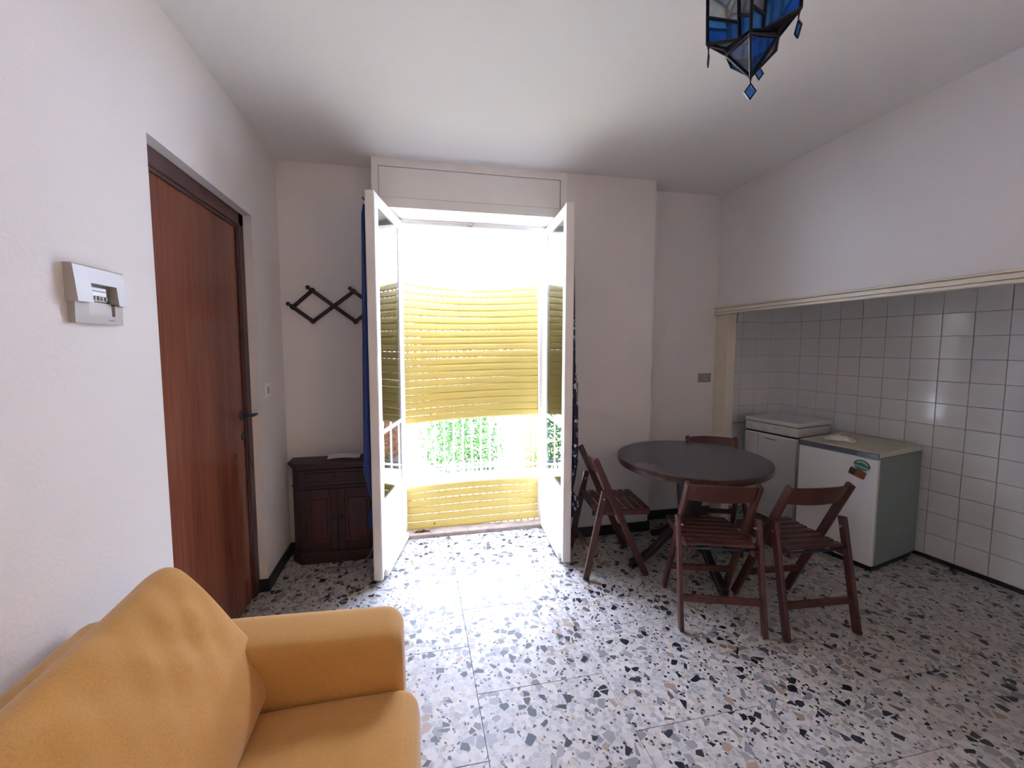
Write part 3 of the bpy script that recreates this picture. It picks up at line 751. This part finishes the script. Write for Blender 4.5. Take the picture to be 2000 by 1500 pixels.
# ------------------------------------------------------------------ cooker and fridge (local x = out of the wall's face toward the room is -x)
ck = thing('cooker', 'white gas cooker with closed lid and three knobs in the niche corner', 'cooker', (2.830, 2.733, 0), math.radians(11.0))
wd, dp = .425, .42   # width along local y, depth along +x from the front
MB().box((.008, -wd/2, .05), (dp, wd/2, .745), .006).build('body', M['white'], ck)
MB().box((.0, -wd/2, .757), (dp, wd/2, .828), .006).build('control_panel', M['white'], ck)
MB().box((.012, -wd/2+.004, .744), (dp-.02, wd/2-.004, .758)).build('shadow_gap', M['black'], ck)
MB().box((.008, -wd/2+.006, .826), (dp-.01, wd/2-.006, .834)).build('lid_gap', M['black'], ck)
MB().box((-.004, -wd/2-.002, .833), (dp, wd/2+.002, .866), .008, 2).build('lid', M['white'], ck)
dd = MB().box((-.006, -wd/2+.002, .09), (.010, .095, .738), .005).build('oven_door', M['white'], ck)
MB().box((-.010, -.06, .705), (-.004, .04, .712), .001).build('handle_slot', M['plastdark'], dd)
MB().box((-.006, .100, .09), (.010, wd/2-.002, .738), .005).build('bottle_door', M['white'], ck)
for y in (.155, .045, -.135):
    MB().lathe([(0, 0), (.021, 0), (.020, .006), (.017, .016), (.015, .018), (0, .018)], 18).box((-.004, -.017, .016), (.004, .017, .026), .002).build('knob', M['white'], ck, loc=(.0, y, .790), rot=(0, math.radians(-90), 0))
MB().box((-.001, -.075, .800), (.001, -.025, .804)).build('maker_mark', M['plastdark'], ck)
for x in (.05, dp-.05):
    for y in (-wd/2+.04, wd/2-.04): MB().lathe([(.016, 0), (.016, .052), (0, .052)][::1], 10).build('foot', M['black'], ck, loc=(x, y, 0))

fr = thing('fridge', 'white under-counter fridge with cream top and two magnets beside the cooker', 'fridge', (2.806, 2.190, 0), math.radians(12.0))
fwid, fdp, fh = .458, .56, .787
MB().box((.035, -fwid/2, .035), (fdp, fwid/2, fh-.035), .005).build('body', M['fside'], fr)
MB().box((.0, -fwid/2, .04), (.034, fwid/2, fh-.042), .008, 2).build('door', M['white'], fr)
MB().box((.006, -fwid/2-.002, fh-.036), (fdp, fwid/2+.002, fh), .004).build('top', M['ftop'], fr)
MB().box((-.008, -fwid/2-.003, fh-.040), (.008, fwid/2+.003, fh-.004), .003).build('front_trim', M['chrome'], fr)
MB().box((.03, -fwid/2+.01, 0), (fdp-.03, fwid/2-.01, .036)).build('plinth', M['black'], fr)
def on_fridge(y, z, x=0): return fr.matrix_basis @ Vector((x, y, z))
FM = Matrix.Translation((2.806, 2.190, 0)) @ Matrix.Rotation(math.radians(12.0), 4, 'Z')
def fridge_pt(x, y, z): return FM @ Vector((x, y, z))
# magnets: local frame of the fridge door (facing -x)
def oval(name, a, b_, t, mat, par, x0, dz=0, clip=None):
    m = MB(); n = 32; pts = []
    for k in range(n):
        th = 2*math.pi*k/n; y, z = a*math.cos(th), b_*math.sin(th)
        if clip: z = max(clip[0], min(clip[1], z))
        pts.append((y, z))
    A = [m.bm.verts.new((x0, y, z)) for y, z in pts]; B = [m.bm.verts.new((x0-t, y, z)) for y, z in pts]
    m.bm.faces.new(A); m.bm.faces.new(list(reversed(B)))
    for k in range(n): m.bm.faces.new((A[k], A[(k+1) % n], B[(k+1) % n], B[k]))
    return m.build(name, mat, par)
g1 = thing('fridge_magnet', 'green oval magnet on the upper right of the fridge door', 'magnet', fridge_pt(-.001, -.150, .690), math.radians(12)); g1.rotation_euler = (math.radians(12), 0, math.radians(12))
oval('disc', .044, .034, .004, M['green'], g1, 0)
m = MB()
for k in range(14):
    a0, a1 = math.radians(25+130*k/14), math.radians(25+130*(k+1)/14)
    m.poly([(-.0046, .034*math.cos(a0), .024*math.sin(a0)), (-.0046, .034*math.cos(a1), .024*math.sin(a1)), (-.0046, .028*math.cos(a1), .018*math.sin(a1)), (-.0046, .028*math.cos(a0), .018*math.sin(a0))])
m.build('arched_band', M['whiteprint'], g1)
MB().box((-.0047, -.040, -.016), (-.0035, .040, -.007)).build('banner', M['greenlight'], g1)
g2 = thing('fridge_magnet', 'tilted rust brown rectangular magnet below the green oval one', 'magnet', fridge_pt(-.001, -.128, .634)); g2.rotation_euler = (math.radians(16), 0, math.radians(12))
MB().box((-.005, -.044, -.025), (0, .044, .025), .005, 2).build('plate', M['rust'], g2)
MB().box((-.0056, .006, -.017), (-.0045, .043, .017), .004).build('dark_print', M['rustdark'], g2)
oval('round_print', .013, .013, .0012, M['rust'], g2, -.0050)
# film packet of wipes on the fridge
m = MB(); G = []
for i in range(17):
    row = []
    for j in range(11):
        u, v = i/16*2-1, j/10*2-1
        h = .032*max(0, (1-abs(u)**2.6))*max(0, (1-abs(v)**2.2)) + .004*math.sin(7*u+2*v)*math.sin(5*v+u) + .003*math.sin(13*u-4*v)
        row.append(Vector((v*.050*(1+.12*math.sin(3*u)), u*.085*(1+.08*math.cos(4*v)), .003+max(0, h))))
    G.append(row)
m.sheet(G)
A = [r_[0] for r_ in G]
wp = m.build('wipes_packet', M['wipes'], smooth=True, loc=fridge_pt(.20, .075, fh+.001), rot=(0, 0, .5)); tag(wp, 'crumpled pale plastic packet lying on the fridge top', 'packet')
wp.modifiers.new('s', 'SOLIDIFY').thickness = .0015

# pipe and cable on the niche's end wall
pi = thing('gas_pipe', 'thin grey gas pipe with valve along the niche end wall', 'pipe', (2.62, NY-.018, .780))
MB().tube([(-.02, -.0, .012), (.0, .0, .004), (.03, 0, 0), (.24, .0, -.004), (.33, .0, -.004)], .006, 8).build('tube', M['steel'], pi, smooth=True)
MB().box((-.012, -.012, -.004), (.012, .010, .022), .003).build('valve', M['iron'], pi)
ce = thing('loose_cable', 'short loose cable dangling at the top of the niche end wall', 'cable', (2.74, NY-.012, 1.70))
MB().tube([(.06, 0, .10), (.055, -.004, .05), (.04, -.008, -.03), (.01, -.008, -.10), (-.012, -.006, -.135)], .0035, 6).build('wire', M['cord'], ce, smooth=True)
MB().lathe([(0, 0), (.009, .002), (.010, .016), (0, .02)], 8).build('end_cap', M['iron'], ce, loc=(-.013, -.006, -.150))

# ------------------------------------------------------------------ sofa
sf = thing('sofa', 'mustard yellow fabric sofa against the left wall', 'sofa', (-.45, .45, 0))
def sl(x, y, z): return Vector((x+.45, y-.45, z))
def softbox(name, a, b_, r, seg=5, fn=None, sub=0):
    m = MB().box(a, b_, r, seg)
    if sub: bmesh.ops.subdivide_edges(m.bm, edges=m.bm.edges[:], cuts=sub, use_grid_fill=True)
    if fn:
        for v in m.bm.verts: v.co = fn(v.co)
    return m.build(name, M['sofa'], sf, smooth=True)
softbox('base', sl(-.86, -.42, .07), sl(-.04, 1.20, .30), .02, 3)
softbox('back_frame', sl(-.885, -.42, .07), sl(-.72, 1.22, .745), .045, 5)
# far arm: rounded upright panel
def armshape(y0, y1):
    m = MB(); n = 16; X0, X1 = -.87, -.052; prof = []
    for (x, z) in [(X0, .07), (X1+.012, .07), (X1+.004, .35)]: prof.append((x, z))
    R_ = .055
    for k in range(7):
        a = math.radians(0+90*k/6); prof.append((X1-R_+R_*math.cos(a)+.0, .612-R_+R_*math.sin(a)))
    prof.append((-.45, .628)); prof.append((X0, .640))
    rows = []
    L_ = y1-y0
    for j in range(13):
        t_ = j/12; y = y0+L_*t_; e = 1-((abs(t_-.5)*2)**4)
        ins = .030*(1-e**.5)
        row = []
        cxm, czm = -.46, .35
        for (x, z) in prof:
            row.append(m.bm.verts.new(sl(x-(ins if x > -.5 else 0), y, z-(ins if z > .2 else 0))))
        rows.append(row)
    k = len(prof)
    for A, B in zip(rows, rows[1:]):
        for j in range(k): m.bm.faces.new((A[j], A[(j+1) % k], B[(j+1) % k], B[j]))
    m.bm.faces.new(rows[0]); m.bm.faces.new(list(reversed(rows[-1])))
    return m.build('arm', M['sofa'], sf, smooth=True)
armshape(1.155, 1.335); armshape(-.58, -.42)
def seatfn(co):
    x, y = co.x-.45, co.y+.45
    u = max(-1, min(1, (x+.32)/.36)); v = max(-1, min(1, (y-.36)/.80))
    co = co.copy()
    if co.z > .36: co.z += .030*(1-u*u)*(1-v**4) - .012*max(0, -(u))
    co.x += .022*(1-min(1, ((co.z-.37)/.10)**2))*max(0, u) 
    return co
softbox('seat_cushion', sl(-.72, -.415, .295), sl(-.022, 1.158, .464), .045, 5, seatfn, 5)
# back cushion: pillow leaning on the back frame
def pillow(y0, y1):
    ctl = [(-.690, .462), (-.560, .458), (-.455, .464), (-.425, .495), (-.448, .57), (-.510, .66), (-.572, .75), (-.622, .812), (-.662, .848), (-.700, .850), (-.735, .815), (-.745, .70), (-.725, .56)]
    n = len(ctl); NP = 52; sec = []
    for k in range(NP):
        t_ = k/NP*n; i0 = int(t_); f = t_-i0
        p = [Vector(ctl[(i0+q) % n]) for q in (-1, 0, 1, 2)]
        sec.append(.5*((2*p[1])+(p[2]-p[0])*f+(2*p[0]-5*p[1]+4*p[2]-p[3])*f*f+(3*p[1]-p[0]-3*p[2]+p[3])*f**3))
    cen = Vector((-.60, .64)); m = MB(); rows = []; NU = 64
    us = [-math.cos(math.pi*i/NU) for i in range(NU+1)]
    for u in us:
        au = abs(u); sh = (max(0, 1-au**20))**.5*.08+.92 if au < 1 else .92
        row = []
        for k, p in enumerate(sec):
            top = max(0, (p.y-.47)/.38)
            q = cen+(p-cen)*(sh if p.y > .5 or au < .97 else sh)
            front = max(0, min(1, (p.x+.70)/.10))
            y = (y0+y1)/2+u*(y1-y0)/2
            wr = 1.5*(.006*math.sin(33*u+13*top)*top**2+.0050*math.sin(57*u-17*top+1.2)*top**1.5+.005*math.sin(21*u+27*top)*top**3+.008*(1-u*u)*math.sin(3.1*min(1, top)))*front*min(1, (1-au)*8)
            d = (p-cen).normalized(); q = q+d*wr
            hz = .022*(au**8)*top-.004*math.sin(2.2*u+1)*top
            row.append(m.bm.verts.new(sl(q.x, y-(.012*top*0), q.y+hz)))
        rows.append(row)
    for A, B in zip(rows, rows[1:]):
        for k in range(NP): m.bm.faces.new((A[k], A[(k+1) % NP], B[(k+1) % NP], B[k]))
    for R_, s_ in ((rows[0], -1), (rows[-1], 1)):
        prev = R_
        for (f, dy) in ((.75, .006), (.45, .010)):
            c3 = sum((v.co for v in R_), Vector())/NP
            cur = [m.bm.verts.new(c3+(v.co-c3)*f+Vector((0, s_*dy, 0))) for v in R_]
            for k in range(NP): m.bm.faces.new((prev[k], prev[(k+1) % NP], cur[(k+1) % NP], cur[k]))
            prev = cur
        m.bm.faces.new(prev)
    return m.build('back_cushion', M['sofa'], sf, smooth=True)
pillow(-.40, 1.215)
for x in (-.80, -.12):
    for y in (-.45, 1.24): MB().lathe([(.018, 0), (.024, .072), (0, .072)], 12).build('foot', M['black'], sf, loc=sl(x, y, 0))

# ------------------------------------------------------------------ Moroccan star lantern
LC = Vector((1.020, 1.115, 0)); LZ = 2.40
ln = thing('lantern', 'blue and grey stained glass star lantern hanging from the ceiling', 'lantern', (LC.x, LC.y, LZ))
faces = []
def A_(az, r_, z): return Vector((r_*math.cos(math.radians(az)), r_*math.sin(math.radians(az)), z))
ring_az = [157, 97, 37, -16, -70, -136]      # fins at 157, 37, -70
apex = A_(0, 0, -.113)
rb = .070; rz_ = -.040
ring = [A_(a-0, rb*(1.25 if i in (5,) else 1.0), rz_) for i, a in enumerate(ring_az)]
for i in range(6): faces.append(([ring[i], ring[(i+1) % 6], apex], ('lgrey' if i % 2 else 'lblue')))
# short vertical collar, then the star body with three fins
core_b = [A_(a, .072, -.022) for a in ring_az]; core_t = [A_(a, .088, .13) for a in ring_az]
for i in range(6):
    j = (i+1) % 6
    faces.append(([ring[i], ring[j], core_b[j], core_b[i]], None))
fins = {0: 157, 2: 37, 4: -70}
for i in range(6):
    j = (i+1) % 6
    a_b, b_b, a_t, b_t = core_b[i], core_b[j], core_t[i], core_t[j]
fin_pts = {}
for i, az in fins.items():
    lo_p, hi_p = A_(az, .126, .0), A_(az, .130, .15)
    L1 = core_b[(i-1) % 6].lerp(core_b[i], .45); L2 = core_b[i].lerp(core_b[(i+1) % 6], .55)
    H1 = core_t[(i-1) % 6].lerp(core_t[i], .45); H2 = core_t[i].lerp(core_t[(i+1) % 6], .55)
    faces.append(([lo_p, L1, H1, hi_p], 'split')); faces.append(([L2, lo_p, hi_p, H2], 'split'))
    faces.append(([L1, lo_p, core_b[i]], None)); faces.append(([lo_p, L2, core_b[i]], None))
    top = A_(0, 0, .235)
    faces.append(([hi_p, H1, top], 'lgrey')); faces.append(([H2, hi_p, top], 'lblue'))
    fin_pts[i] = (lo_p, L1, L2, H1, H2)
order = [0, 2, 4]
for k in range(3):
    i, j = order[k], order[(k+1) % 3]
    mid_b, mid_t = core_b[(i+1) % 6], core_t[(i+1) % 6]
    faces.append(([fin_pts[i][2], mid_b, mid_t, fin_pts[i][4]], 'split2')); faces.append(([mid_b, fin_pts[j][1], fin_pts[j][3], mid_t], 'split2'))
    faces.append(([fin_pts[i][4], mid_t, A_(0, 0, .235)], 'lclear')); faces.append(([mid_t, fin_pts[j][3], A_(0, 0, .235)], 'lgrey'))
came = MB(); seen = set()
def pane(pts, mat):
    c_ = sum(pts, Vector())/len(pts); n_ = (pts[1]-pts[0]).cross(pts[2]-pts[0]).normalized()
    if n_.dot(c_-Vector((0, 0, .05))) < 0: n_ = -n_
    q = [p.lerp(c_, .10)-n_*.001 for p in pts]; m = MB()
    if mat is None: m.poly(pts); m.build('lead_sheet', M['came'], ln); return
    A = [m.bm.verts.new(p) for p in q]; B = [m.bm.verts.new(p-n_*.0015) for p in q]
    m.bm.faces.new(A); m.bm.faces.new(list(reversed(B)))
    for k in range(len(q)): m.bm.faces.new((A[k], A[(k+1) % len(q)], B[(k+1) % len(q)], B[k]))
    m.build('pane', M[mat], ln)
def edges(pts):
    for p, q in zip(pts, pts[1:]+pts[:1]):
        key = tuple(sorted((tuple(round(x, 4) for x in p), tuple(round(x, 4) for x in q))))
        if key in seen: continue
        seen.add(key); came.beam(p, q, .0085, .0085, None, .002, 1, .002)
for pts, mat in faces:
    if mat in ('split', 'split2'):
        a, b_, c_, d_ = pts
        # diagonal split: upper diamond and lower triangle
        m1 = a.lerp(d_, .52); m2 = b_.lerp(c_, .30)
        P1, P2 = ([a, b_, m2, m1], [m1, m2, c_, d_]) if mat == 'split' else ([a, b_, b_.lerp(c_, .42), a.lerp(d_, .25)], [a.lerp(d_, .25), b_.lerp(c_, .42), c_, d_])
        pane(P1, 'lblue'); pane(P2, 'lclear' if mat == 'split' else 'lgrey'); edges(P1); edges(P2)
    else:
        pane(pts, mat); edges(pts)
came.build('came', M['came'], ln)
# danglers
def dangler(p, s_, az, lead):
    m = MB().tube([p+Vector((0, 0, .006)), p-Vector((0, 0, lead*.5)), p-Vector((0, 0, lead))], [.007, .0022, .0015], 6)
    t_ = Vector((math.cos(math.radians(az)), math.sin(math.radians(az)), 0)); nn = Vector((-t_.y, t_.x, 0)); z_ = p.z-lead
    D = [Vector((p.x, p.y, z_)), Vector((p.x, p.y, z_-.52*s_))+t_*s_*.34, Vector((p.x, p.y, z_-s_)), Vector((p.x, p.y, z_-.48*s_))-t_*s_*.34]
    for a, b_ in zip(D, D[1:]+D[:1]): m.beam(a, b_, .004, .004, None, 0, 1, .001)
    d_ = m.build('dangler', M['came'], ln)
    g = MB(); A = [g.bm.verts.new(x.lerp(sum(D, Vector())/4, .1)+nn*.001) for x in D]; B = [g.bm.verts.new(x.co-nn*.002) for x in A]
    g.bm.faces.new(A); g.bm.faces.new(list(reversed(B)))
    for k in range(4): g.bm.faces.new((A[k], A[(k+1) % 4], B[(k+1) % 4], B[k]))
    g.build('pane', M['lblue'], d_)
dangler(apex, .046, -25, .020)
dangler(A_(157, .122, -.003), .038, 60, .026); dangler(A_(37, .122, -.003), .040, -15, .022); dangler(A_(-70, .122, -.003), .046, 70, .026)
MB().tube([(0, 0, .22), (0, 0, .30)], .006, 8).build('chain', M['came'], ln)
MB().lathe([(0, .27), (.05, .275), (.05, .30), (0, .30)], 20).build('ceiling_rose', M['came'], ln)

# ------------------------------------------------------------------ outside: terrace, railing, garden
struct(MB().box((-4, YOUT, -.30), (6, 4.70, -.04)).build('terrace', M['terr']), 'sunlit pale cement terrace outside the window', 'terrace')
struct(MB().box((-14, 4.70, -1.3), (16, 40, -.9)).build('ground_garden', M['soil']), 'dry garden ground beyond the terrace', 'ground')
ra = thing('railing', 'white metal balcony railing of thin vertical bars beyond the shutter', 'railing', (.8, 4.62, -.04))
MB().box((-3, -.02, .95), (3, .02, .985), .004).build('top_rail', M['rail'], ra)
MB().box((-3, -.012, .07), (3, .012, .09), .003).build('bottom_rail', M['rail'], ra)
bar = None
for k in range(56):
    x = -2.95+k*.107
    if bar is None: bar = MB().box((-.007, -.007, 0), (.007, .007, .96)).build('bar', M['rail'], ra, loc=(x, 0, 0))
    else: inst(bar, ra, (x, 0, 0))
def bush(label, loc, rx_, ry_, rz_, n, mats, name='garden_bush', seed=1, s_=.05):
    rnd = random.Random(seed); t = thing(name, label, 'bush', loc)
    MB().tube([(0, 0, 0), (.02, .01, rz_*.5), (.0, .0, rz_*1.1)], [.05, .035, .012], 6).build('stem', M['twig'], t)
    for mi, mat in enumerate(mats):
        m = MB()
        for k in range(n//len(mats)):
            while True:
                p = Vector((rnd.uniform(-1, 1), rnd.uniform(-1, 1), rnd.uniform(-1, 1)))
                if .35 < p.length < 1: break
            p *= 1+.18*math.sin(5*p.x+3*p.y)*math.cos(4*p.z)
            c = Vector((p.x*rx_, p.y*ry_, rz_*1.05+p.z*rz_))
            d = Vector((rnd.gauss(0, 1), rnd.gauss(0, 1), rnd.gauss(0, .7))).normalized()*s_*rnd.uniform(.6, 1.2); w_ = d.cross(Vector((rnd.gauss(0, 1), rnd.gauss(0, 1), rnd.gauss(0, 1)))).normalized()*s_*.32
            m.poly([c-d, c+w_-d*.1, c+d, c-w_-d*.1])
        o = m.build('foliage', mat, t); o['kind'] = 'stuff'
    return t
bush('bright green bush in the middle of the view through the window gap', (.78, 6.7, -.95), .70, .6, .75, 3600, [M['leafA'], M['leafA'], M['leafC']], seed=11)
bush('pale yellow-green bush on the left seen through the window gap', (-1.15, 7.9, -.95), 1.0, .7, .80, 3200, [M['leafB'], M['leafA']], seed=12)
bush('low rust coloured shrub at right beside the terracotta wall', (1.95, 5.75, -.95), .36, .35, .42, 1600, [M['leafD'], M['leafA']], seed=13)
bush('dark low hedge behind the black garden fence', (1.02, 5.50, -.95), .36, .22, .36, 1500, [M['leafC']], name='garden_hedge', seed=14)
bush('tall yellow tree crown high behind the middle bush', (1.3, 10.5, -.95), 1.9, 1.2, 1.5, 3600, [M['leafB'], M['leafA']], name='garden_tree', seed=15, s_=.08)
fe = thing('garden_fence', 'short black metal garden fence below the green bush', 'fence', (.75, 5.15, -.95))
MB().box((-.55, -.01, .86), (.55, .01, .885)).build('top_rail', M['fence'], fe)
MB().box((-.55, -.01, .10), (.55, .01, .125)).build('bottom_rail', M['fence'], fe)
p0 = None
for k in range(20):
    x = -.54+k*.057
    if p0 is None: p0 = MB().box((-.008, -.008, 0), (.008, .008, .92)).build('bar', M['fence'], fe, loc=(x, 0, 0))
    else: inst(p0, fe, (x, 0, 0))
bw = thing('brick_wall', 'terracotta brick garden wall at the right of the view through the window', 'wall', (2.40, 6.6, -.95))
MB().box((-.58, .02, 0), (.9, .22, 1.62)).build('mortar', M['trim'], bw)
b0 = None
for r in range(22):
    for k in range(6):
        x = -.60+k*.25+(.125 if r % 2 else 0)
        if b0 is None: b0 = MB().box((.004, 0, .004), (.246, .10, .069), .004).build('brick', M['brick'], bw, loc=(x, 0, r*.073))
        else: inst(b0, bw, (x, random.uniform(-.004, .004), r*.073))
